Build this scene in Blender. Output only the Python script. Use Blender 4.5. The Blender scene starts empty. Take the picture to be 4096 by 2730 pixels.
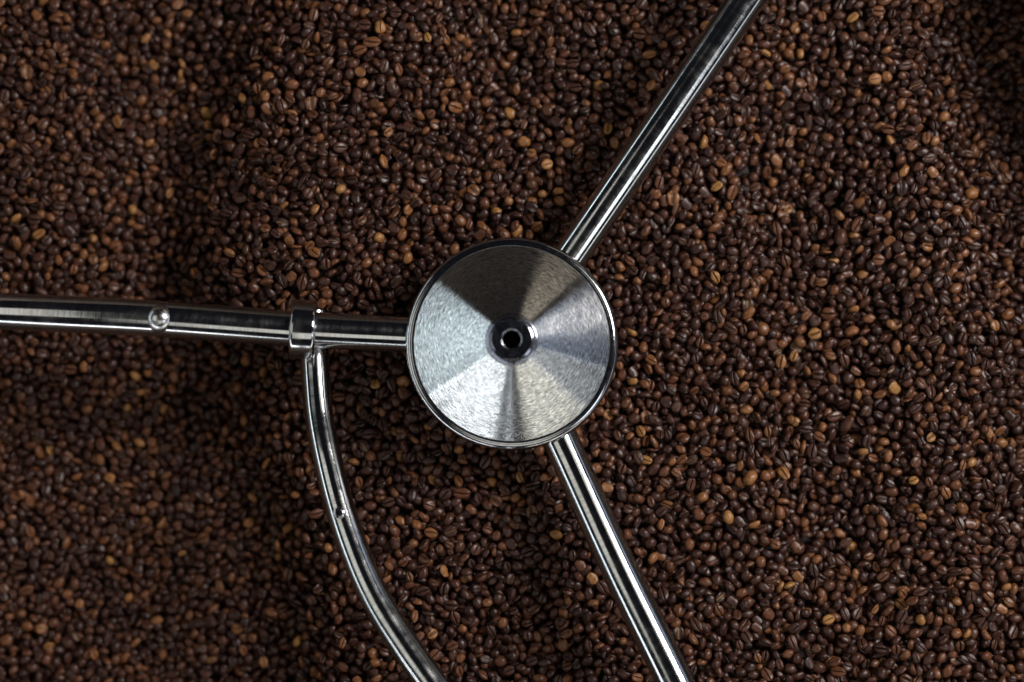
# A coffee cooling tray seen from above: a steel stirrer (cone hub, three arms, curved rod) over roasted beans.
# Metres; +x is right and +y is up in the photograph, z is up towards the camera.
import bpy, math, random
import numpy as np
from mathutils import Vector, Matrix, Euler

scene = bpy.context.scene
col = scene.collection
R = math.radians

# ------------------------------------------------------------------ camera
CAM_H, TILT = 1.05, R(3.5)
cam_data = bpy.data.cameras.new("camera")
cam = bpy.data.objects.new("camera", cam_data)
col.objects.link(cam)
cam.location = (0.0, -CAM_H * math.tan(TILT), CAM_H)
cam.rotation_euler = (TILT, 0, 0)
cam_data.sensor_width = 36.0
cam_data.lens = 50.0
cam_data.clip_start, cam_data.clip_end = 0.05, 30.0
cam_data.dof.use_dof = True
cam_data.dof.focus_distance = 1.020
cam_data.dof.aperture_fstop = 1.8
scene.camera = cam

# ------------------------------------------------------------------ world: the dim room
world = bpy.data.worlds.new("World")
scene.world = world
world.use_nodes = True
wb = world.node_tree.nodes["Background"]
wb.inputs[0].default_value = (0.75, 0.78, 1.0, 1)
wb.inputs[1].default_value = 0.014

# ------------------------------------------------------------------ windows and ceiling lamps of the room
def lamp(name, az, tilt, dist, w, h, colour, radiance, roll=0.0):
    """Rectangular light; az = degrees clockwise from +y, tilt = degrees from the zenith."""
    ld = bpy.data.lights.new(name, 'AREA')
    ld.shape = 'RECTANGLE'
    ld.size, ld.size_y = w, h
    ld.color = colour
    ld.energy = radiance * w * h * math.pi
    o = bpy.data.objects.new(name, ld)
    col.objects.link(o)
    a, t = R(az), R(tilt)
    d = Vector((math.sin(a) * math.sin(t), math.cos(a) * math.sin(t), math.cos(t)))
    o.location = d * dist + Vector((0, 0, 0.05))
    q = d.to_track_quat('Z', 'Y')
    o.rotation_euler = (q.to_matrix().to_4x4() @ Matrix.Rotation(R(roll), 4, 'Z')).to_euler()
    return o

COOL, WHITE, CREAM, BLUE, WARM = (0.80, 0.94, 1.0), (0.93, 0.97, 1.0), (1.0, 0.97, 0.86), (0.66, 0.78, 1.0), (1.0, 0.86, 0.66)
# windows round the room (bright sectors of the cone)
lamp("window_west",       275, 75, 2.4, 3.45, 0.44, COOL, 3.6)
lamp("window_southwest",  215.5, 75, 2.4, 2.20, 0.44, WHITE, 5.4)
lamp("window_slit",       181.5, 75, 2.4, 0.10, 0.44, WHITE, 5.0)
lamp("window_south",      150, 75, 2.4, 1.75, 0.44, CREAM, 3.2)
lamp("window_southeast",  116, 75.5, 2.4, 1.25, 0.42, WHITE, 1.8)
lamp("window_east",        76, 75.5, 2.4, 2.35, 0.42, BLUE, 1.25)
lamp("window_northeast",   31, 75, 2.4, 0.95, 0.44, WARM, 1.0)
# flat ceiling panels (the stripes along the bars; the eastern ones are the key light)
def ceiling(name, x, y, z, w, h, yaw, colour, radiance):
    o = lamp(name, 0, 0, 1, w, h, colour, radiance)
    o.location = (x, y, z)
    o.rotation_euler = (0, 0, R(yaw))
    return o
lamp("high_window_northeast", 66, 47, 2.2, 0.72, 0.60, (1.0, 0.95, 0.91), 39.0)
ceiling("ceiling_panel_east", 0.74, 0.56, 1.40, 0.45, 0.50, 30, CREAM, 1.5)
ceiling("ceiling_panel_southeast", 1.05, -0.76, 1.40, 0.90, 0.50, -35, WHITE, 3.4)
ceiling("ceiling_panel_south", 0.00, -0.80, 1.40, 0.80, 0.70, 0, CREAM, 1.15)
ceiling("ceiling_panel_west", -1.10, 0.00, 1.40, 1.00, 1.00, 0, CREAM, 1.1)

vs = scene.view_settings
vs.view_transform = 'Standard'
vs.look = 'None'
vs.exposure = -0.45
vs.gamma = 1.0
vs.use_curve_mapping = False
scene.cycles.max_bounces = 6
scene.cycles.use_denoising = True
scene.cycles.sample_clamp_indirect = 4.0

# ------------------------------------------------------------------ helpers
def tag(o, label=None, category=None, group=None, kind=None):
    for k, v in (("label", label), ("category", category), ("group", group), ("kind", kind)):
        if v: o[k] = v
    return o

def link(name, me, mat, parent=None):
    o = bpy.data.objects.new(name, me)
    col.objects.link(o)
    if mat: me.materials.append(mat)
    if parent: o.parent = parent
    return o

def smooth(me, sharp=None):
    me.polygons.foreach_set("use_smooth", [True] * len(me.polygons))
    if sharp: me.set_sharp_from_angle(angle=R(sharp))

def lathe(name, profile, n=128, close=False):
    """Revolve (r, z) points round z, outside first; UV u = turn, v = profile length."""
    verts, faces = [], []
    m = len(profile)
    for r, z in profile:
        for k in range(n):
            a = 2 * math.pi * k / n
            verts.append((r * math.cos(a), r * math.sin(a), z))
    for i in range(m - 1):
        for k in range(n):
            k2 = (k + 1) % n
            faces.append((i * n + k, i * n + k2, (i + 1) * n + k2, (i + 1) * n + k))
    me = bpy.data.meshes.new(name)
    me.from_pydata(verts, [], faces)
    me.update()
    return me

def arc(cx, cz, r, a0, a1, n):
    return [(cx + r * math.cos(R(a0 + (a1 - a0) * i / n)), cz + r * math.sin(R(a0 + (a1 - a0) * i / n))) for i in range(n + 1)]

def spline(pts, step=0.004):
    """Catmull-Rom through pts."""
    P = [Vector(p) for p in pts]
    P = [P[0] * 2 - P[1]] + P + [P[-1] * 2 - P[-2]]
    out = []
    for i in range(1, len(P) - 2):
        n = max(2, int((P[i + 1] - P[i]).length / step))
        for k in range(n):
            t = k / n
            a, b, c, d = P[i - 1], P[i], P[i + 1], P[i + 2]
            out.append(0.5 * ((2 * b) + (c - a) * t + (2 * a - 5 * b + 4 * c - d) * t * t + (3 * b - a - 3 * c + d) * t ** 3))
    out.append(P[-2])
    return out

def tube(name, path, radius, n=48, caps=True):
    """Round bar along a path; UV u = round the bar, v = metres along it."""
    verts, faces, uvs = [], [], []
    up = Vector((0, 0, 1))
    L = [0.0]
    for i in range(1, len(path)): L.append(L[-1] + (path[i] - path[i - 1]).length)
    for i, p in enumerate(path):
        t = (path[min(i + 1, len(path) - 1)] - path[max(i - 1, 0)]).normalized()
        s = t.cross(up).normalized()
        u = s.cross(t)
        for k in range(n):
            a = 2 * math.pi * k / n
            verts.append(p + radius * (math.cos(a) * s + math.sin(a) * u))
    for i in range(len(path) - 1):
        for k in range(n):
            k2 = (k + 1) % n
            faces.append((i * n + k, i * n + k2, (i + 1) * n + k2, (i + 1) * n + k))
            uvs += [(k / n, L[i]), ((k + 1) / n, L[i]), ((k + 1) / n, L[i + 1]), (k / n, L[i + 1])]
    if caps:
        for base in (0, (len(path) - 1) * n):
            f = tuple(base + k for k in range(n))
            faces.append(f if base else f[::-1])
            uvs += [(0.5, L[-1] if base else 0.0)] * n
    me = bpy.data.meshes.new(name)
    me.from_pydata(verts, [], faces)
    uvl = me.uv_layers.new(name="UVMap")
    uvl.data.foreach_set("uv", np.array(uvs, dtype=np.float32).ravel())
    me.update()
    smooth(me, 50)
    return me

# ------------------------------------------------------------------ materials
def new_mat(name):
    m = bpy.data.materials.new(name)
    m.use_nodes = True
    nt = m.node_tree
    return m, nt, nt.nodes["Principled BSDF"]

def N(nt, kind, **kw):
    n = nt.nodes.new(kind)
    for k, v in kw.items():
        if k.startswith("i_"):
            key = k[2:]
            n.inputs[int(key) if key.isdigit() else key.replace("_", " ")].default_value = v
        else:
            setattr(n, k, v)
    return n

def math_node(nt, op, a, b=None, c=None):
    n = N(nt, "ShaderNodeMath", operation=op)
    for i, v in enumerate((a, b, c)):
        if v is None: continue
        if isinstance(v, (int, float)): n.inputs[i].default_value = v
        else: nt.links.new(v, n.inputs[i])
    return n.outputs[0]

def ramp(nt, fac, stops):
    r = N(nt, "ShaderNodeValToRGB")
    el = r.color_ramp.elements
    while len(el) < len(stops): el.new(0.5)
    for e, (p, c) in zip(el, stops):
        e.position = p
        e.color = (*c, 1) if len(c) == 3 else c
    nt.links.new(fac, r.inputs[0])
    return r.outputs[0]

def tube_steel(name, base=(0.60, 0.61, 0.63), rough=0.11, ring=0.40):
    """Turned round bar: fine marks run round the bar, so it blurs along its length."""
    m, nt, b = new_mat(name)
    b.inputs["Metallic"].default_value = 1.0
    uv = N(nt, "ShaderNodeUVMap", uv_map="UVMap")
    sep = N(nt, "ShaderNodeSeparateXYZ"); nt.links.new(uv.outputs[0], sep.inputs[0])
    comb = N(nt, "ShaderNodeCombineXYZ")
    nt.links.new(math_node(nt, 'MULTIPLY', sep.outputs[0], 3.0), comb.inputs[0])
    nt.links.new(math_node(nt, 'MULTIPLY', sep.outputs[1], 900.0), comb.inputs[1])
    rings = N(nt, "ShaderNodeTexNoise", i_Scale=1.0, i_Detail=3.0, i_Roughness=0.6)
    nt.links.new(comb.outputs[0], rings.inputs["Vector"])
    comb2 = N(nt, "ShaderNodeCombineXYZ")
    nt.links.new(math_node(nt, 'MULTIPLY', sep.outputs[0], 5.0), comb2.inputs[0])
    nt.links.new(math_node(nt, 'MULTIPLY', sep.outputs[1], 120.0), comb2.inputs[1])
    wear = N(nt, "ShaderNodeTexNoise", i_Scale=1.0, i_Detail=4.0, i_Roughness=0.65)
    nt.links.new(comb2.outputs[0], wear.inputs["Vector"])
    c = ramp(nt, rings.outputs[0], [(0.30, tuple(x * 0.72 for x in base)), (0.55, base), (0.8, tuple(min(1, x * 1.12) for x in base))])
    # thin film of coffee oil and dust in patches
    tco = N(nt, "ShaderNodeTexCoord")
    film = N(nt, "ShaderNodeTexNoise", i_Scale=38.0, i_Detail=6.0, i_Roughness=0.7)
    nt.links.new(tco.outputs["Object"], film.inputs["Vector"])
    fm = ramp(nt, film.outputs[0], [(0.48, (0, 0, 0)), (0.72, (1, 1, 1))])
    mx = N(nt, "ShaderNodeMix", data_type='RGBA'); nt.links.new(math_node(nt, 'MULTIPLY', fm, 0.45), mx.inputs["Factor"])
    nt.links.new(c, mx.inputs["A"]); mx.inputs["B"].default_value = (0.36, 0.31, 0.27, 1)
    nt.links.new(mx.outputs["Result"], b.inputs["Base Color"])
    mr = N(nt, "ShaderNodeMapRange", i_1=0.35, i_2=0.7, i_3=rough * 0.8, i_4=rough * 1.7)
    nt.links.new(wear.outputs[0], mr.inputs[0])
    nt.links.new(math_node(nt, 'ADD', mr.outputs[0], math_node(nt, 'MULTIPLY', fm, 0.10)), b.inputs["Roughness"])
    b.inputs["Anisotropic"].default_value = 0.6
    b.inputs["Anisotropic Rotation"].default_value = 0.25
    tg = N(nt, "ShaderNodeTangent", direction_type='UV_MAP', uv_map="UVMap")
    nt.links.new(tg.outputs[0], b.inputs["Tangent"])
    bump = N(nt, "ShaderNodeBump", i_Strength=ring, i_Distance=0.00012)
    nt.links.new(rings.outputs[0], bump.inputs["Height"])
    nt.links.new(bump.outputs[0], b.inputs["Normal"])
    return m

def cone_steel():
    """Spun sheet: short streaks run round the cone's axis."""
    m, nt, b = new_mat("spun_steel")
    b.inputs["Metallic"].default_value = 1.0
    tc = N(nt, "ShaderNodeTexCoord")
    sep = N(nt, "ShaderNodeSeparateXYZ"); nt.links.new(tc.outputs["Object"], sep.inputs[0])
    ang = math_node(nt, 'ARCTAN2', sep.outputs[1], sep.outputs[0])
    rad = math_node(nt, 'SQRT', math_node(nt, 'ADD', math_node(nt, 'MULTIPLY', sep.outputs[0], sep.outputs[0]), math_node(nt, 'MULTIPLY', sep.outputs[1], sep.outputs[1])))
    def polar(ka, kr, detail, rough=0.6):
        cx = N(nt, "ShaderNodeCombineXYZ")
        # points on a cylinder so that the streaks have no seam
        nt.links.new(math_node(nt, 'MULTIPLY', math_node(nt, 'COSINE', ang), ka), cx.inputs[0])
        nt.links.new(math_node(nt, 'MULTIPLY', math_node(nt, 'SINE', ang), ka), cx.inputs[1])
        nt.links.new(math_node(nt, 'MULTIPLY', rad, kr), cx.inputs[2])
        n = N(nt, "ShaderNodeTexNoise", i_Scale=1.0, i_Detail=detail, i_Roughness=rough)
        nt.links.new(cx.outputs[0], n.inputs["Vector"])
        return n.outputs[0]
    fine = polar(13.0, 2300.0, 3.0)
    broad = polar(5.0, 160.0, 4.0)
    c = ramp(nt, fine, [(0.34, (0.20, 0.21, 0.22)), (0.5, (0.58, 0.59, 0.60)), (0.66, (0.92, 0.93, 0.93))])
    nt.links.new(c, b.inputs["Base Color"])
    mr = N(nt, "ShaderNodeMapRange", i_1=0.3, i_2=0.75, i_3=0.13, i_4=0.20)
    nt.links.new(broad, mr.inputs[0]); nt.links.new(mr.outputs[0], b.inputs["Roughness"])
    b.inputs["Anisotropic"].default_value = 0.92
    b.inputs["Anisotropic Rotation"].default_value = 0.25
    tg = N(nt, "ShaderNodeTangent", direction_type='RADIAL', axis='Z')
    nt.links.new(tg.outputs[0], b.inputs["Tangent"])
    bump = N(nt, "ShaderNodeBump", i_Strength=0.5, i_Distance=0.00016)
    nt.links.new(fine, bump.inputs["Height"])
    nt.links.new(bump.outputs[0], b.inputs["Normal"])
    return m

def plain_steel(name, base, rough, scratch=0.0):
    m, nt, b = new_mat(name)
    b.inputs["Metallic"].default_value = 1.0
    tc = N(nt, "ShaderNodeTexCoord")
    n = N(nt, "ShaderNodeTexNoise", i_Scale=260.0, i_Detail=5.0, i_Roughness=0.65)
    nt.links.new(tc.outputs["Object"], n.inputs["Vector"])
    nt.links.new(ramp(nt, n.outputs[0], [(0.3, tuple(x * 0.75 for x in base)), (0.65, base)]), b.inputs["Base Color"])
    mr = N(nt, "ShaderNodeMapRange", i_1=0.3, i_2=0.7, i_3=rough * 0.7, i_4=rough * 1.5)
    nt.links.new(n.outputs[0], mr.inputs[0]); nt.links.new(mr.outputs[0], b.inputs["Roughness"])
    if scratch:
        bump = N(nt, "ShaderNodeBump", i_Strength=scratch, i_Distance=0.0001)
        nt.links.new(n.outputs[0], bump.inputs["Height"]); nt.links.new(bump.outputs[0], b.inputs["Normal"])
    return m

def bean_material():
    m, nt, b = new_mat("roasted_bean")
    at = N(nt, "ShaderNodeAttribute", attribute_type='INSTANCER', attribute_name="roast")
    cr = N(nt, "ShaderNodeAttribute", attribute_type='GEOMETRY', attribute_name="crease")
    roast = at.outputs["Fac"]
    tc = N(nt, "ShaderNodeTexCoord")
    off = N(nt, "ShaderNodeVectorMath", operation='ADD')
    nt.links.new(tc.outputs["Generated"], off.inputs[0])
    k = math_node(nt, 'MULTIPLY', roast, 57.0)
    nt.links.new(k, off.inputs[1])
    mott = N(nt, "ShaderNodeTexNoise", i_Scale=2.6, i_Detail=4.0, i_Roughness=0.6)
    nt.links.new(off.outputs[0], mott.inputs["Vector"])
    fine = N(nt, "ShaderNodeTexNoise", i_Scale=14.0, i_Detail=4.0, i_Roughness=0.7)
    nt.links.new(off.outputs[0], fine.inputs["Vector"])
    body = ramp(nt, roast, [(0.0, (0.039, 0.0168, 0.0140)), (0.35, (0.077, 0.0300, 0.0195)), (0.58, (0.155, 0.0580, 0.0270)),
                            (0.75, (0.245, 0.0980, 0.0390)), (0.90, (0.340, 0.1500, 0.0520)), (1.0, (0.420, 0.2080, 0.0640))])
    var = ramp(nt, mott.outputs[0], [(0.30, (0.62, 0.60, 0.58)), (0.55, (1, 1, 1)), (0.75, (1.22, 1.18, 1.12))])
    mul = N(nt, "ShaderNodeMix", data_type='RGBA', blend_type='MULTIPLY')
    mul.inputs["Factor"].default_value = 1.0
    nt.links.new(body, mul.inputs["A"]); nt.links.new(var, mul.inputs["B"])
    # chaff left in the crease of some beans, dark brown in the others
    fr = math_node(nt, 'FRACT', math_node(nt, 'MULTIPLY', roast, 91.7))
    chaff = math_node(nt, 'GREATER_THAN', fr, 0.80)
    cc = N(nt, "ShaderNodeMix", data_type='RGBA')
    cc.inputs["A"].default_value = (0.020, 0.010, 0.007, 1)
    cc.inputs["B"].default_value = (0.26, 0.155, 0.075, 1)
    nt.links.new(chaff, cc.inputs["Factor"])
    fin = N(nt, "ShaderNodeMix", data_type='RGBA')
    nt.links.new(math_node(nt, 'MULTIPLY', cr.outputs["Fac"], 0.85), fin.inputs["Factor"])
    nt.links.new(mul.outputs["Result"], fin.inputs["A"]); nt.links.new(cc.outputs["Result"], fin.inputs["B"])
    nt.links.new(fin.outputs["Result"], b.inputs["Base Color"])
    mr = N(nt, "ShaderNodeMapRange", i_1=0.3, i_2=0.7, i_3=0.27, i_4=0.40)
    nt.links.new(mott.outputs[0], mr.inputs[0]); nt.links.new(mr.outputs[0], b.inputs["Roughness"])
    b.inputs["Specular IOR Level"].default_value = 0.45
    bump = N(nt, "ShaderNodeBump", i_Strength=0.30, i_Distance=0.00025)
    nt.links.new(fine.outputs[0], bump.inputs["Height"])
    nt.links.new(bump.outputs[0], b.inputs["Normal"])
    return m

STEEL_TUBE = tube_steel("turned_bar_steel")
STEEL_ROD = tube_steel("drawn_rod_steel", base=(0.62, 0.64, 0.66), rough=0.10, ring=0.12)
STEEL_CONE = cone_steel()
STEEL_RIM = plain_steel("polished_rim_steel", (0.60, 0.61, 0.65), 0.10, 0.10)
STEEL_BOSS = plain_steel("machined_boss_steel", (0.50, 0.52, 0.61), 0.14, 0.03)
STEEL_FIT = plain_steel("fitting_steel", (0.66, 0.66, 0.68), 0.07, 0.25)
STEEL_BUMP = plain_steel("satin_screw_steel", (0.72, 0.72, 0.74), 0.24, 0.20)
BORE_DARK = plain_steel("dark_bore_steel", (0.10, 0.075, 0.05), 0.45)  # darker, browner steel for the inside of the bore
TRAY = plain_steel("tray_steel", (0.16, 0.13, 0.11), 0.5)
BEAN = bean_material()

# ------------------------------------------------------------------ the tray floor under the beans
HUB = Vector((-0.0002, -0.0048, 0.0))
me = bpy.data.meshes.new("tray_floor")
n = 96
vv = [(0, 0, -0.150)] + [(0.583 * math.cos(2 * math.pi * k / n), 0.583 * math.sin(2 * math.pi * k / n), -0.150) for k in range(n)]
me.from_pydata(vv, [], [(0, 1 + k, 1 + (k + 1) % n) for k in range(n)])
tray = link("tray_floor", me, TRAY)
tag(tray, kind="structure")
wallp = [(0.590, -0.151), (0.590, 0.172)] + arc(0.585, 0.172, 0.005, 0, 180, 6) + [(0.580, -0.149)]
wall = link("added_tray_wall", lathe("added_tray_wall", wallp, 160), TRAY)  # unseen wall, added and sized to shade the heap and block low window light
tag(wall, kind="structure")
tray.location = wall.location = (-0.04, -0.02, 0)
smooth(wall.data, 40)

# ------------------------------------------------------------------ the stirrer
stirrer = bpy.data.objects.new("stirrer", None)
col.objects.link(stirrer)
stirrer.location = HUB
tag(stirrer, "polished steel stirrer with cone hub, three arms and a curved rod over the beans", "stirrer")
inv = -HUB

# hub: spun cone, rolled rim, centre boss with a bore
CONE_E, CONE_I = (0.0682, 0.0545), (0.0178, 0.0925)
prof = [(CONE_E[0] + (CONE_I[0] - CONE_E[0]) * i / 24, CONE_E[1] + (CONE_I[1] - CONE_E[1]) * i / 24) for i in range(25)]
prof = [(0.0686, 0.0520)] + arc(CONE_E[0] - 0.0003, CONE_E[1] - 0.0009, 0.0009, 0, 62, 4) + prof[1:]
hub = link("hub", lathe("hub_cone", prof, 192), STEEL_CONE, stirrer); smooth(hub.data, 60)
tag(hub, "spun steel cone with fine circular grain")
rimp = [(0.0682, 0.0470), (0.0684, 0.0532)] + arc(0.0690, 0.0532, 0.0006, 180, 95, 4) + [(0.0698, 0.0539), (0.0703, 0.0538)] + arc(0.0708, 0.0495, 0.0042, 88, 0, 16) + [(0.0750, 0.0450)] + arc(0.0738, 0.0440, 0.0012, 0, -90, 5) + [(0.0600, 0.0428)]
rim = link("rim", lathe("hub_rim", rimp, 192), STEEL_RIM, hub); smooth(rim.data, 50)
bossp = arc(0.0178, 0.0947, 0.0022, 270, 180, 8)
bossp = bossp + [(0.0156, 0.0970)] + arc(0.0150, 0.0973, 0.0006, 0, 70, 3) + [(0.0140, 0.0986), (0.0137, 0.0987), (0.0135, 0.0983), (0.0100, 0.0981)] + arc(0.0072, 0.0971, 0.0010, 90, 180, 5)
boss = link("centre_boss", lathe("centre_boss", bossp, 96), STEEL_BOSS, hub); smooth(boss.data, 40)
bore = link("bore", lathe("bore", [(0.0062, 0.0971), (0.0060, 0.0560), (0.0001, 0.0560)], 64), BORE_DARK, hub); smooth(bore.data, 40)
skirt = link("drive_shaft", lathe("drive_shaft", [(0.0600, 0.0428), (0.0560, 0.0425), (0.0560, -0.1490)], 96), STEEL_FIT, stirrer); smooth(skirt.data, 40)

# three arms
ARMS = [
    ("left",  [(-0.0450, 0.0000, 0.0345), (-0.0765, 0.0023, 0.0360), (-0.1468, 0.0055, 0.0440), (-0.2481, 0.0122, 0.0560), (-0.3100, 0.0150, 0.0605), (-0.3600, 0.0172, 0.0605), (-0.4600, 0.0222, 0.0540)], "nearly level arm carrying the collar and set screw"),
    ("up",    [(0.0280, 0.0390, 0.0330), (0.0452, 0.0634, 0.0360), (0.1050, 0.1497, 0.0520), (0.1645, 0.2359, 0.0680), (0.2060, 0.2960, 0.0790)], "arm reaching up past the top edge"),
    ("low",   [(0.0210, -0.0430, 0.0330), (0.0376, -0.0797, 0.0360), (0.0735, -0.1593, 0.0520), (0.1114, -0.2376, 0.0660), (0.1400, -0.2990, 0.0770)], "arm reaching down past the bottom edge"),
]
arm_objs = {}
for key, pts, lab in ARMS:
    path = [Vector(p) + inv for p in spline(pts, 0.006)]
    o = link("arm", tube("arm", path, 0.0128, 64), STEEL_TUBE, stirrer)
    o["label"] = lab
    arm_objs[key] = o

def place(o, p, axis):
    q = Vector(axis).to_track_quat('Z', 'Y')
    o.matrix_local = Matrix.LocRotScale(Vector(p) + inv, q, None)

# collar clamped round the level arm
ax = Vector((-0.2481 + 0.0765, 0.0122 - 0.0023, 0.0200)).normalized()
c_in, c_out, hw, ch = 0.0130, 0.0210, 0.0090, 0.0026
cp = [(c_in, -hw)] + [(c_out - ch, -hw)] + arc(c_out - ch, -hw + ch, ch, -90, 0, 5) + arc(c_out - ch, hw - ch, ch, 0, 90, 5) + [(c_in, hw)] + [(c_in, -hw)]
def lathe_uv(name, prof, n=96):
    me = lathe(name, prof, n)
    uvl = me.uv_layers.new(name="UVMap")
    L = [0.0]
    for i in range(1, len(prof)): L.append(L[-1] + math.hypot(prof[i][0] - prof[i - 1][0], prof[i][1] - prof[i - 1][1]))
    uv = []
    for i in range(len(prof) - 1):
        for k in range(n):
            uv += [(k / n, L[i]), ((k + 1) / n, L[i]), ((k + 1) / n, L[i + 1]), (k / n, L[i + 1])]
    uvl.data.foreach_set("uv", np.array(uv, dtype=np.float32).ravel())
    return me
collar = link("collar", lathe_uv("collar", cp), STEEL_TUBE, arm_objs["left"]); smooth(collar.data, 40)
place(collar, (-0.1480, 0.0056, 0.0441), ax)

# domed set screw on top of the level arm
sp = [(0.0106 * math.cos(R(a)), 0.0106 * math.sin(R(a))) for a in range(-30, 90, 5)] + [(0.0001, 0.0106)]
screw = link("set_screw", lathe("set_screw", sp, 64), STEEL_BUMP, arm_objs["left"]); smooth(screw.data, 40)
place(screw, (-0.2452, 0.0118, 0.0606), (-0.02, 0.0, 0.99))

# curved rod hung under the collar
ROD = [(-0.1432, 0.0202, 0.0232), (-0.1427, 0.0029, 0.0236), (-0.1422, -0.0172, 0.0250), (-0.1381, -0.0537, 0.0320), (-0.1312, -0.0838, 0.0400), (-0.1198, -0.1222, 0.0490),
       (-0.1061, -0.1566, 0.0580), (-0.0913, -0.1849, 0.0650), (-0.0723, -0.2125, 0.0720), (-0.0555, -0.2343, 0.0780), (-0.0331, -0.2623, 0.0850), (-0.0050, -0.2950, 0.0920)]
path = [Vector(p) + inv for p in spline(ROD, 0.004)]
rod = link("curved_rod", tube("curved_rod", path, 0.0103, 48), STEEL_ROD, stirrer)
tag(rod, "curved steel rod below the collar")
rv = [(0.0042, -0.0020), (0.0042, 0.0006), (0.0038, 0.0012), (0.0028, 0.0015), (0.0022, 0.0006), (0.0001, 0.0004)]
rivet = link("rivet", lathe("rivet", rv, 40), STEEL_FIT, rod); smooth(rivet.data, 40)
place(rivet, (-0.1195, -0.1230, 0.0594), (0.03, 0.12, 0.99))

# ------------------------------------------------------------------ coffee beans
rng = np.random.default_rng(11)

def bean_shape(L, W, HB, HF, cw, cd, taper, bend, lump, seed, n=18):
    """One bean: domed back (+z), flat face (-z) with a crease along x. Returns verts, faces, crease mask (mm)."""
    r_ = np.random.default_rng(seed)
    t = np.linspace(-1, 1, n + 1)
    vgrid = np.sign(t) * np.abs(t) ** 1.4
    U, V = np.meshgrid(t, vgrid, indexing='ij')
    X, Y = U * np.sqrt(1 - V * V / 2), V * np.sqrt(1 - U * U / 2)
    rr = np.clip(np.sqrt(X * X + Y * Y), 0, 1)
    back = HB * np.clip(1 - rr ** 2.3, 0, 1) ** 0.56
    face = -HF * np.clip(1 - rr ** 4, 0, 1) ** 0.6
    yc = 0.10 * np.sin(2.4 * X + r_.uniform(-.6, .6)) * r_.choice([-1, 1]) + r_.uniform(-.05, .05)
    g = np.exp(-((Y - yc) / cw) ** 2) * np.clip(1 - rr ** 9, 0, 1)
    lips = np.exp(-((np.abs(Y - yc) - 2.0 * cw) / (1.6 * cw)) ** 2) * np.clip(1 - rr ** 4, 0, 1)
    face = face + cd * g - 0.16 * HF * lips
    wid = 1 - taper * X
    ph = r_.uniform(0, 6.28, 6)
    def place_(X, Y, Z):
        x = X * L; y = Y * W * wid; z = Z + bend * (X * X - 0.3)
        k = 1 + lump * (np.sin(1.1 * x + ph[0]) * np.sin(1.3 * y + ph[1]) + 0.7 * np.sin(0.9 * y + ph[2]) * np.sin(1.2 * z + ph[3]))
        return np.stack([x * k, y * k, z * k], -1)
    A, B = place_(X, Y, back), place_(X, Y, face)
    idx = np.arange((n + 1) ** 2).reshape(n + 1, n + 1)
    edge = np.zeros((n + 1, n + 1), bool)
    edge[0] = edge[-1] = True; edge[:, 0] = edge[:, -1] = True
    idb = np.where(edge, idx, -1)
    cnt = (n + 1) ** 2
    idb[~edge] = cnt + np.arange((~edge).sum())
    verts = np.concatenate([A.reshape(-1, 3), B[~edge]])
    crease = np.concatenate([np.zeros(cnt), g[~edge] ** 1.5])
    f1 = np.stack([idx[:-1, :-1], idx[1:, :-1], idx[1:, 1:], idx[:-1, 1:]], -1).reshape(-1, 4)
    f2 = np.stack([idb[:-1, :-1], idb[:-1, 1:], idb[1:, 1:], idb[1:, :-1]], -1).reshape(-1, 4)
    return verts, np.concatenate([f1, f2]), crease

SPECS = [  # L, W, back, face, crease width, crease depth, taper, bend, lump (half sizes in mm)
    (4.25, 3.30, 3.00, 1.15, 0.090, 1.35, 0.05, 0.05, 0.03),
    (4.05, 3.45, 3.20, 1.10, 0.075, 1.25, -0.06, 0.10, 0.03),
    (4.60, 3.25, 2.85, 1.05, 0.100, 1.55, 0.08, -0.10, 0.04),
    (3.85, 3.35, 3.20, 1.30, 0.120, 1.70, 0.03, 0.15, 0.04),
    (4.40, 3.05, 2.80, 1.10, 0.085, 1.35, -0.10, 0.00, 0.05),
    (3.95, 3.60, 3.10, 1.00, 0.105, 1.45, 0.07, 0.12, 0.03),
    (4.15, 3.15, 2.95, 1.40, 0.150, 2.00, 0.02, 0.20, 0.05),
    (3.60, 3.30, 3.20, 2.00, 0.070, 1.20, 0.04, 0.00, 0.03),
    (4.80, 3.40, 2.90, 0.95, 0.095, 1.40, -0.05, -0.15, 0.04),
    (4.10, 3.00, 2.75, 1.15, 0.110, 1.65, 0.12, 0.08, 0.06),
    (4.30, 3.50, 2.90, 0.90, 0.170, 1.80, -0.04, 0.30, 0.05),
    (3.75, 3.10, 2.95, 1.25, 0.080, 1.30, 0.10, 0.05, 0.05),
    (5.10, 3.05, 2.70, 0.95, 0.110, 1.60, 0.06, 0.25, 0.06),
    (2.45, 3.00, 2.60, 1.00, 0.130, 1.50, 0.18, 0.10, 0.09),   # broken half
    (4.00, 3.30, 1.50, 0.30, 0.300, 0.90, 0.05, 1.10, 0.08),   # curled shell
]
BEAN_MESH = []
for i, s in enumerate(SPECS):
    v, f, cr = bean_shape(*s, seed=100 + i)
    v = v - np.array([0, 0, (v[:, 2].max() + v[:, 2].min()) / 2])
    me = bpy.data.meshes.new("bean_shape")
    me.from_pydata((v * 0.001).tolist(), [], f.tolist())
    a = me.attributes.new("crease", 'FLOAT', 'POINT')
    a.data.foreach_set("value", cr.astype(np.float32))
    me.materials.append(BEAN)
    smooth(me)
    me.update()
    BEAN_MESH.append(me)
NV = len(SPECS)

# --- how the heap lies: low ridges and furrows left by the stirrer (metres)
def bump2(x, y, cx, cy, sx, sy, a, rot=0.0):
    c, s = math.cos(R(rot)), math.sin(R(rot))
    dx, dy = x - cx, y - cy
    u, w = c * dx + s * dy, -s * dx + c * dy
    return a * np.exp(-(u / sx) ** 2 - (w / sy) ** 2)

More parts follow.
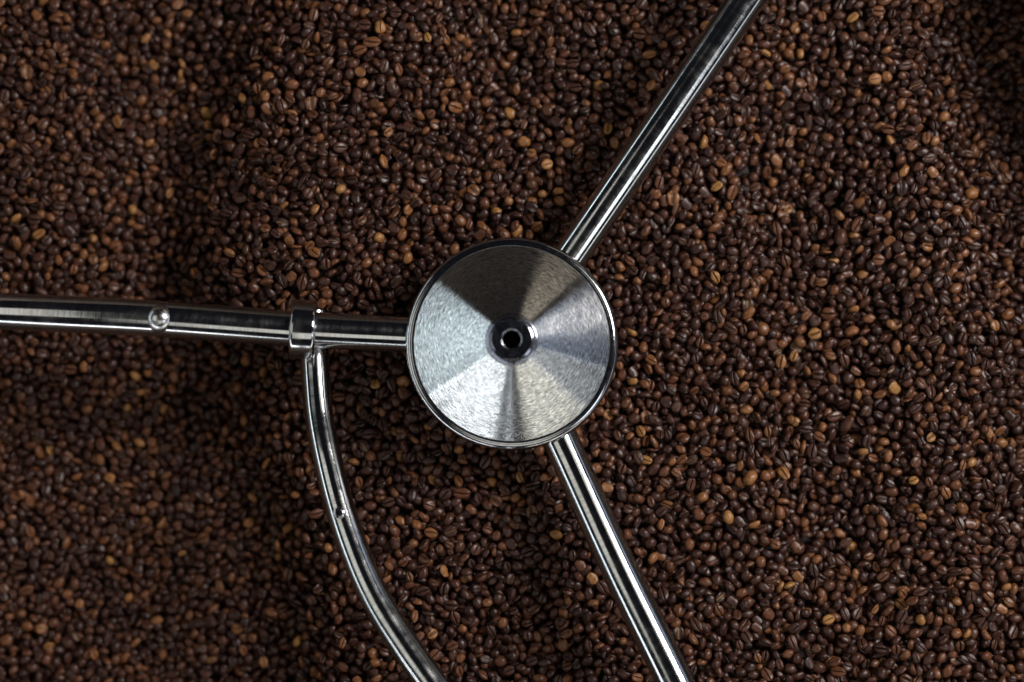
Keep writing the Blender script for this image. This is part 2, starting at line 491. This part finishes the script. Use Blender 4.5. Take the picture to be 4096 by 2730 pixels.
def heap(x, y):
    def step(d, w):                                                    # smooth rise across d = 0
        return 1 / (1 + np.exp(-d / w * 4))
    # high ground in the middle, its western flank running down from the ridge and along the curved rod
    edge = np.interp(y, [-0.30, -0.22, -0.10, -0.02, 0.05, 0.14, 0.22, 0.30], [-0.150, -0.165, -0.185, -0.200, -0.255, -0.235, -0.205, -0.190])
    h = 0.064 * (step(x - edge, 0.085) - 1)
    h = h - 0.030 * step(-0.10 - x - 0.35 * (y + 0.30), 0.16) * step(0.02 - y, 0.12)   # falling away to the south-west
    h = h + bump2(x, y, -0.130, 0.140, 0.060, 0.110, 0.016, 10)       # ridge above the level arm
    h = h + bump2(x, y, -0.275, 0.040, 0.022, 0.060, -0.016, -16)    # furrow at its foot
    h = h + 0.034 * step(-0.315 - x, 0.070) * step(y + 0.02, 0.08)    # western bank, lit
    h = h + 0.010 * step(-0.300 - x, 0.080) * step(-0.05 - y, 0.08)
    h = h + bump2(x, y, -0.115, -0.060, 0.040, 0.060, -0.012, 15)
    h = h + bump2(x, y, -0.010, 0.215, 0.032, 0.060, -0.020, 15)
    h = h + bump2(x, y, 0.140, 0.040, 0.080, 0.120, 0.006)
    h = h + bump2(x, y, 0.215, 0.130, 0.035, 0.120, -0.016, -12)
    h = h + bump2(x, y, 0.235, -0.130, 0.045, 0.130, -0.018, 10)
    h = h + bump2(x, y, 0.315, 0.000, 0.045, 0.260, 0.010)
    h = h + bump2(x, y, 0.400, 0.240, 0.070, 0.120, -0.026)
    h = h - 0.018 * np.clip((x - 0.315) / 0.09, 0, 1) ** 1.5
    h = h + 0.0032 * np.sin(38 * x + 11 * y + 1.0) + 0.0026 * np.sin(-17 * x + 46 * y + 2.2) + 0.0012 * np.sin(71 * x - 52 * y)
    return h

CELL = 0.0008
X0, X1, Y0, Y1 = -0.455, 0.425, -0.310, 0.310
NX, NY = int((X1 - X0) / CELL), int((Y1 - Y0) / CELL)
gx = X0 + (np.arange(NX) + 0.5) * CELL
gy = Y0 + (np.arange(NY) + 0.5) * CELL
GX, GY = np.meshgrid(gx, gy, indexing='ij')
TOP = heap(GX, GY)
DEPTH = 0.0175
HM = (TOP - DEPTH).copy()
OWN = np.full((NX, NY), -1, np.int32)
blocked = (GX - HUB.x) ** 2 + (GY - HUB.y) ** 2 < 0.057 ** 2
HM[blocked] = 0.05

# --- settled poses: each a rotation with the height field of its top and underside
def pose_rotation(kind):
    yaw = rng.uniform(0, 2 * math.pi)
    if kind == 0:   tilt = abs(rng.normal(0, R(24)))                   # back up
    elif kind == 1: tilt = math.pi - abs(rng.normal(0, R(26)))         # crease up
    else:           tilt = math.pi / 2 + rng.normal(0, R(20))          # on edge
    ax = rng.uniform(0, 2 * math.pi) if kind != 2 else rng.normal(0, 0.35)
    m = Matrix.Rotation(yaw, 3, 'Z') @ Matrix.Rotation(tilt, 3, Vector((math.cos(ax), math.sin(ax), 0))) @ Matrix.Rotation(rng.uniform(0, 2 * math.pi) if kind != 2 else 0.0, 3, 'Z')
    return m

VP = np.array([1.0] * (NV - 3) + [0.8, 0.35, 0.45]); VP /= VP.sum()
POSES = []
for i in range(640):
    kind = int(rng.choice([0, 1, 2], p=[0.58, 0.19, 0.23]))
    var = int(rng.choice(NV, p=VP))
    scl = float(np.clip(rng.normal(1.13, 0.12), 0.82, 1.46))
    m = pose_rotation(kind)
    me = BEAN_MESH[var]
    co = np.empty(len(me.vertices) * 3, np.float32); me.vertices.foreach_get("co", co)
    p = (co.reshape(-1, 3) * scl) @ np.array(m).T
    ij = np.floor(p[:, :2] / CELL + 0.5).astype(int)
    lo = ij.min(0); ij = ij - lo
    sh = ij.max(0) + 1
    top = np.full(sh, -1.0); bot = np.full(sh, 1.0)
    np.maximum.at(top, (ij[:, 0], ij[:, 1]), p[:, 2])
    np.minimum.at(bot, (ij[:, 0], ij[:, 1]), p[:, 2])
    mask = top > -0.9
    e = m.to_euler()
    POSES.append((kind, var, scl, (e.x, e.y, e.z), lo, sh, np.where(mask, top, -1.0), np.where(mask, bot, 1.0), mask))

n_drop = 52000
BX, BY, BZ, BP = [], [], [], []
TRY = 7
BYK = [[i for i, p in enumerate(POSES) if p[0] == k] for k in range(3)]
pk = rng.choice(3, p=[0.58, 0.19, 0.23], size=n_drop)
pr = rng.uniform(size=(n_drop, TRY))
pi = np.array([[BYK[pk[b]][int(pr[b, t] * len(BYK[pk[b]]))] for t in range(TRY)] for b in range(n_drop)])
ci = rng.integers(8, NX - 8, size=n_drop)
cj = rng.integers(8, NY - 8, size=n_drop)
oi = rng.integers(-5, 6, size=(n_drop, TRY, 2))
cci = rng.integers(8, NX - 8, size=(n_drop, 3)); ccj = rng.integers(8, NY - 8, size=(n_drop, 3))
for b in range(n_drop):
    k = int(np.argmin(HM[cci[b], ccj[b]] - TOP[cci[b], ccj[b]]))       # beans roll into the lowest of a few hollows
    ci[b], cj[b] = cci[b, k], ccj[b, k]
    best = None
    for t in range(TRY):
        P = POSES[pi[b, t]]
        i0 = ci[b] + oi[b, t, 0] + P[4][0]; j0 = cj[b] + oi[b, t, 1] + P[4][1]
        if i0 < 0 or j0 < 0: continue
        i1, j1 = i0 + P[5][0], j0 + P[5][1]
        if i1 > NX or j1 > NY: continue
        z = (HM[i0:i1, j0:j1] - P[7]).max()
        score = z - TOP[(i0 + i1) // 2, (j0 + j1) // 2]
        if best is None or score < best[0]: best = (score, z, i0, i1, j0, j1, t)
    if best is None: continue
    s, z, i0, i1, j0, j1, t = best
    if s > rng.choice([-0.0035, -0.0015, 0.0010]): continue
    ic, jc = ci[b] + oi[b, t, 0], cj[b] + oi[b, t, 1]
    if blocked[ic, jc]: continue
    P = POSES[pi[b, t]]
    z -= 0.0004
    hm = HM[i0:i1, j0:j1]; ow = OWN[i0:i1, j0:j1]
    up = (z + P[6]) > hm
    ow[up & P[8]] = len(BX)
    np.maximum(hm, np.where(P[8], z + P[6], -9), out=hm)
    BX.append(X0 + ic * CELL); BY.append(Y0 + jc * CELL); BZ.append(z); BP.append(pi[b, t])
BX, BY, BZ, BP = np.array(BX), np.array(BY), np.array(BZ), np.array(BP)
NB = len(BX)
seen = np.bincount(OWN[OWN >= 0].ravel(), minlength=NB)

# --- roast: mostly dark, a few under-roasted pale ones where the photograph has them (mm)
roast = np.clip(rng.beta(1.45, 2.5, NB) * 0.80, 0.0, 0.70)
u = rng.uniform(size=NB)
roast = np.where(u > 0.955, rng.uniform(0.62, 0.80, NB), roast)
PALE = [(-357,198),(-295,246),(-276,248),(-283,227),(-259,226),(-271,204),(-261,214),(-284,161),(-242,159),(-238,168),(-192,150),(-205,185),(-160,169),(-189,225),(-361,81),(-316,65),(-298,108),(-325,85),(-313,176),(-378,99),(-271,116),(-236,176),(-147,98),(-150,63),(-179,122),(-216,67),(-351,65),(-96,235),(-50,230),(-63,226),(4,235),(-48,194),(-3,177),(-87,157),(0,158),(14,151),(13,145),(23,134),(43,164),(43,152),(64,195),(104,192),(75,163),(101,216),(0,105),(-6,100),(21,105),(10,103),(35,115),(-75,71),(-124,111),(-95,130),(-33,112),(-98,79),(-78,93),(5,84),(14,84),(117,109),(89,6),(-78,60),(174,227),(217,219),(212,236),(190,217),(275,197),(282,194),(195,193),(321,170),(223,157),(222,139),(312,149),(284,147),(294,125),(310,121),(140,144),(198,124),(153,117),(215,102),(247,98),(240,59),(257,53),(299,51),(254,81),(302,70),(257,244),(339,110),(359,42),(149,48),(178,39),(156,24),(257,28),(281,14),(230,6),(361,9),(129,51),(-298,-32),(-289,-20),(-302,-24),(-187,-24),(-203,-14),(-279,-48),(-336,-19),(-233,-11),(-194,-93),(-164,-113),(-176,-141),(-206,-135),(-211,-146),(-267,-165),(-276,-138),(-316,-174),(-304,-196),(-181,-157),(-180,-164),(-139,-153),(-326,-92),(-293,-73),(-359,-112),(-313,-50),(-207,-59),(-184,-71),(-370,-82),(-318,-80),(-289,-99),(-317,-105),(-155,-97),(-203,-119),(-342,-201),(-370,-225),(-367,-235),(-285,-218),(-165,-224),(-191,-245),(-297,-235),(-58,-102),(-85,-134),(-70,-135),(-36,-83),(-111,-50),(-96,-30),(-81,-34),(-63,-61),(-86,-67),(-121,-87),(-86,-85),(-59,-213),(67,-106),(97,-87),(69,-57),(99,-15),(92,-66),(105,-160),(28,-141),(-10,-106),(4,-112),(5,-102),(-51,-174),(-105,-229),(60,-173),(116,-87),(90,-30),(168,-24),(170,-34),(209,-14),(201,-16),(280,-30),(257,-42),(176,-48),(215,-59),(181,-96),(170,-98),(200,-96),(136,-111),(161,-129),(176,-136),(217,-76),(265,-81),(256,-70),(277,-70),(259,-97),(316,-110),(295,-103),(302,-131),(246,-143),(251,-154),(254,-168),(202,-179),(193,-184),(216,-177),(299,-203),(245,-213),(257,-216),(366,-179),(362,-199),(309,-73),(355,-69),(364,-79),(339,-92),(269,-200),(234,-206),(332,-212),(326,-191)]
big = np.where(seen > np.percentile(seen[seen > 0], 55))[0]
taken = set()
for k, (px, py) in enumerate(PALE):
    d = (BX[big] - px * 0.001) ** 2 + (BY[big] - py * 0.001) ** 2 - seen[big] * 1.2e-7
    for q in np.argsort(d)[:6]:
        bi = int(big[q])
        if bi not in taken:
            taken.add(bi); roast[bi] = 0.76 + 0.24 * ((k * 0.618) % 1.0); break

# --- the beans that show largest stand as objects of their own
view = (np.abs(BX) < 0.362) & (np.abs(BY + 0.003) < 0.238)
def off_segment(a, b, rad):
    a, b = np.array(a), np.array(b); ab = b - a
    t = np.clip(((BX - a[0]) * ab[0] + (BY - a[1]) * ab[1]) / (ab @ ab), 0, 1)
    return np.hypot(BX - a[0] - t * ab[0], BY - a[1] - t * ab[1]) > rad
for _k, pts, _l in ARMS:
    for p, q in zip(pts[:-1], pts[1:]): view &= off_segment(p[:2], q[:2], 0.026)
for p, q in zip(ROD[:-1], ROD[1:]): view &= off_segment(p[:2], q[:2], 0.024)
view &= np.hypot(BX - HUB.x, BY - HUB.y) > 0.094
CLOCK = ["twelve", "one", "two", "three", "four", "five", "six", "seven", "eight", "nine", "ten", "eleven"]
KINDS_ = ["back up", "crease up", "on edge"]
def label_of(b):
    dx, dy = BX[b] - HUB.x, BY[b] - HUB.y
    half = int(round((math.degrees(math.atan2(dx, dy)) % 360) / 15)) % 24
    when = "half past " + CLOCK[half // 2] if half % 2 else CLOCK[half // 2] + " o'clock"
    v = roast[b]
    shade = "golden" if v > 0.86 else "tan" if v > 0.70 else "reddish brown" if v > 0.45 else "dark brown" if v > 0.22 else "blackish"
    q = int(round(math.hypot(dx, dy) / 0.150 * 4))
    whole, part = ["no", "one", "two", "three"][q // 4], q % 4
    if q < 4: far = {2: "half a hub width", 3: "three quarter hub width"}.get(q, "half a hub width")
    elif part == 0: far = whole + (" full hub width" if q == 4 else " full hub widths")
    else: far = whole + [" and a quarter", " and a half", " and three quarter"][part - 1] + " hub widths"
    return "%s coffee bean, %s, %s, %s out" % (shade, KINDS_[POSES[BP[b]][0]], when, far)
order = np.argsort(-(seen * np.where(roast > 0.70, 1.25, 1.0)))
single, used = [], set()
for b in order:
    if not view[b]: continue
    lab = label_of(b)
    if lab in used: continue
    used.add(lab); single.append((int(b), lab))
    if len(single) == 300: break
for b, lab in single:
    P = POSES[BP[b]]
    o = bpy.data.objects.new("coffee_bean", BEAN_MESH[P[1]])
    o.location = (BX[b], BY[b], BZ[b])
    o.rotation_euler = P[3]
    o.scale = (P[2],) * 3
    o["roast"] = float(roast[b])
    tag(o, lab, "coffee bean", "roasted coffee beans lying on top of the heap")
    col.objects.link(o)

# --- the rest of the heap: one object, its beans set out on points
keep = np.ones(NB, bool); keep[[b for b, _ in single]] = False
ids = np.where(keep)[0]
me = bpy.data.meshes.new("bean_heap")
me.from_pydata(np.stack([BX[ids], BY[ids], BZ[ids]], -1).tolist(), [], [])
def put(name, typ, data, field):
    a = me.attributes.new(name, typ, 'POINT'); a.data.foreach_set(field, np.ascontiguousarray(data).ravel())
put("turn", 'FLOAT_VECTOR', np.array([POSES[p][3] for p in BP[ids]], np.float32), "vector")
put("size", 'FLOAT', np.array([POSES[p][2] for p in BP[ids]], np.float32), "value")
put("shape", 'INT', np.array([POSES[p][1] for p in BP[ids]], np.int32), "value")
put("roast", 'FLOAT', roast[ids].astype(np.float32), "value")
heap_o = link("coffee_bean_heap", me, BEAN)
tag(heap_o, "deep heap of dark roasted coffee beans filling the cooling tray", "coffee beans", kind="stuff")
shape_source = {}
for o in list(col.objects):
    if o.name.startswith("coffee_bean") and o.type == 'MESH' and o.data in BEAN_MESH:
        shape_source.setdefault(BEAN_MESH.index(o.data), o)
ng = bpy.data.node_groups.new("bean_heap", 'GeometryNodeTree')
ng.interface.new_socket("Geometry", in_out='INPUT', socket_type='NodeSocketGeometry')
ng.interface.new_socket("Geometry", in_out='OUTPUT', socket_type='NodeSocketGeometry')
gi, go = ng.nodes.new("NodeGroupInput"), ng.nodes.new("NodeGroupOutput")
m2p = ng.nodes.new("GeometryNodeMeshToPoints")
ng.links.new(gi.outputs[0], m2p.inputs["Mesh"])
def named(name, typ):
    n_ = ng.nodes.new("GeometryNodeInputNamedAttribute"); n_.data_type = typ
    n_.inputs["Name"].default_value = name
    return n_.outputs["Attribute"]
join = ng.nodes.new("GeometryNodeJoinGeometry")
e2r = ng.nodes.new("FunctionNodeEulerToRotation")
ng.links.new(named("turn", 'FLOAT_VECTOR'), e2r.inputs[0])
for k in range(NV):
    src = shape_source.get(k) or shape_source[sorted(shape_source)[0]]
    oi_ = ng.nodes.new("GeometryNodeObjectInfo")
    oi_.transform_space = 'ORIGINAL'
    oi_.inputs["Object"].default_value = src
    cmp_ = ng.nodes.new("FunctionNodeCompare"); cmp_.data_type = 'INT'; cmp_.operation = 'EQUAL'
    ng.links.new(named("shape", 'INT'), cmp_.inputs["A"] if False else [s for s in cmp_.inputs if s.name == "A" and s.type == 'INT'][0])
    [s for s in cmp_.inputs if s.name == "B" and s.type == 'INT'][0].default_value = k
    iop = ng.nodes.new("GeometryNodeInstanceOnPoints")
    ng.links.new(m2p.outputs[0], iop.inputs["Points"])
    ng.links.new(cmp_.outputs[0], iop.inputs["Selection"])
    ng.links.new(oi_.outputs["Geometry"], iop.inputs["Instance"])
    ng.links.new(e2r.outputs[0], iop.inputs["Rotation"])
    ng.links.new(named("size", 'FLOAT'), iop.inputs["Scale"])
    ng.links.new(iop.outputs[0], join.inputs[0])
ng.links.new(join.outputs[0], go.inputs[0])
md = heap_o.modifiers.new("beans", 'NODES'); md.node_group = ng

# --- the packed beans further down: one bed, the gaps' deep shade painted into its colour
bn = 110
bx = np.linspace(X0, X1, bn); by = np.linspace(Y0, Y1, 80)
QX, QY = np.meshgrid(bx, by, indexing='ij')
QZ = heap(QX, QY) - DEPTH - 0.0005
me = bpy.data.meshes.new("shaded_bean_bed")
ii = np.arange(bn * 80).reshape(bn, 80)
me.from_pydata(np.stack([QX, QY, QZ], -1).reshape(-1, 3).tolist(), [], np.stack([ii[:-1, :-1], ii[1:, :-1], ii[1:, 1:], ii[:-1, 1:]], -1).reshape(-1, 4).tolist())
smooth(me)
mb, nt, bb = new_mat("shaded_bean_bed")
tc = N(nt, "ShaderNodeTexCoord"); vo = N(nt, "ShaderNodeTexVoronoi", i_Scale=150.0)
nt.links.new(tc.outputs["Object"], vo.inputs["Vector"])
nt.links.new(ramp(nt, vo.outputs["Distance"], [(0.0, (0.030, 0.015, 0.011)), (0.8, (0.012, 0.006, 0.005))]), bb.inputs["Base Color"])
bb.inputs["Roughness"].default_value = 0.7
bed = link("packed_bean_bed", me, mb)
tag(bed, "packed layer of beans under the heap, its deep shade painted in", "bean bed", kind="stuff")
print("BEANS", NB, "visible", int((seen > 0).sum()), "single", len(single), "min seen", min(seen[b] for b, _ in single))
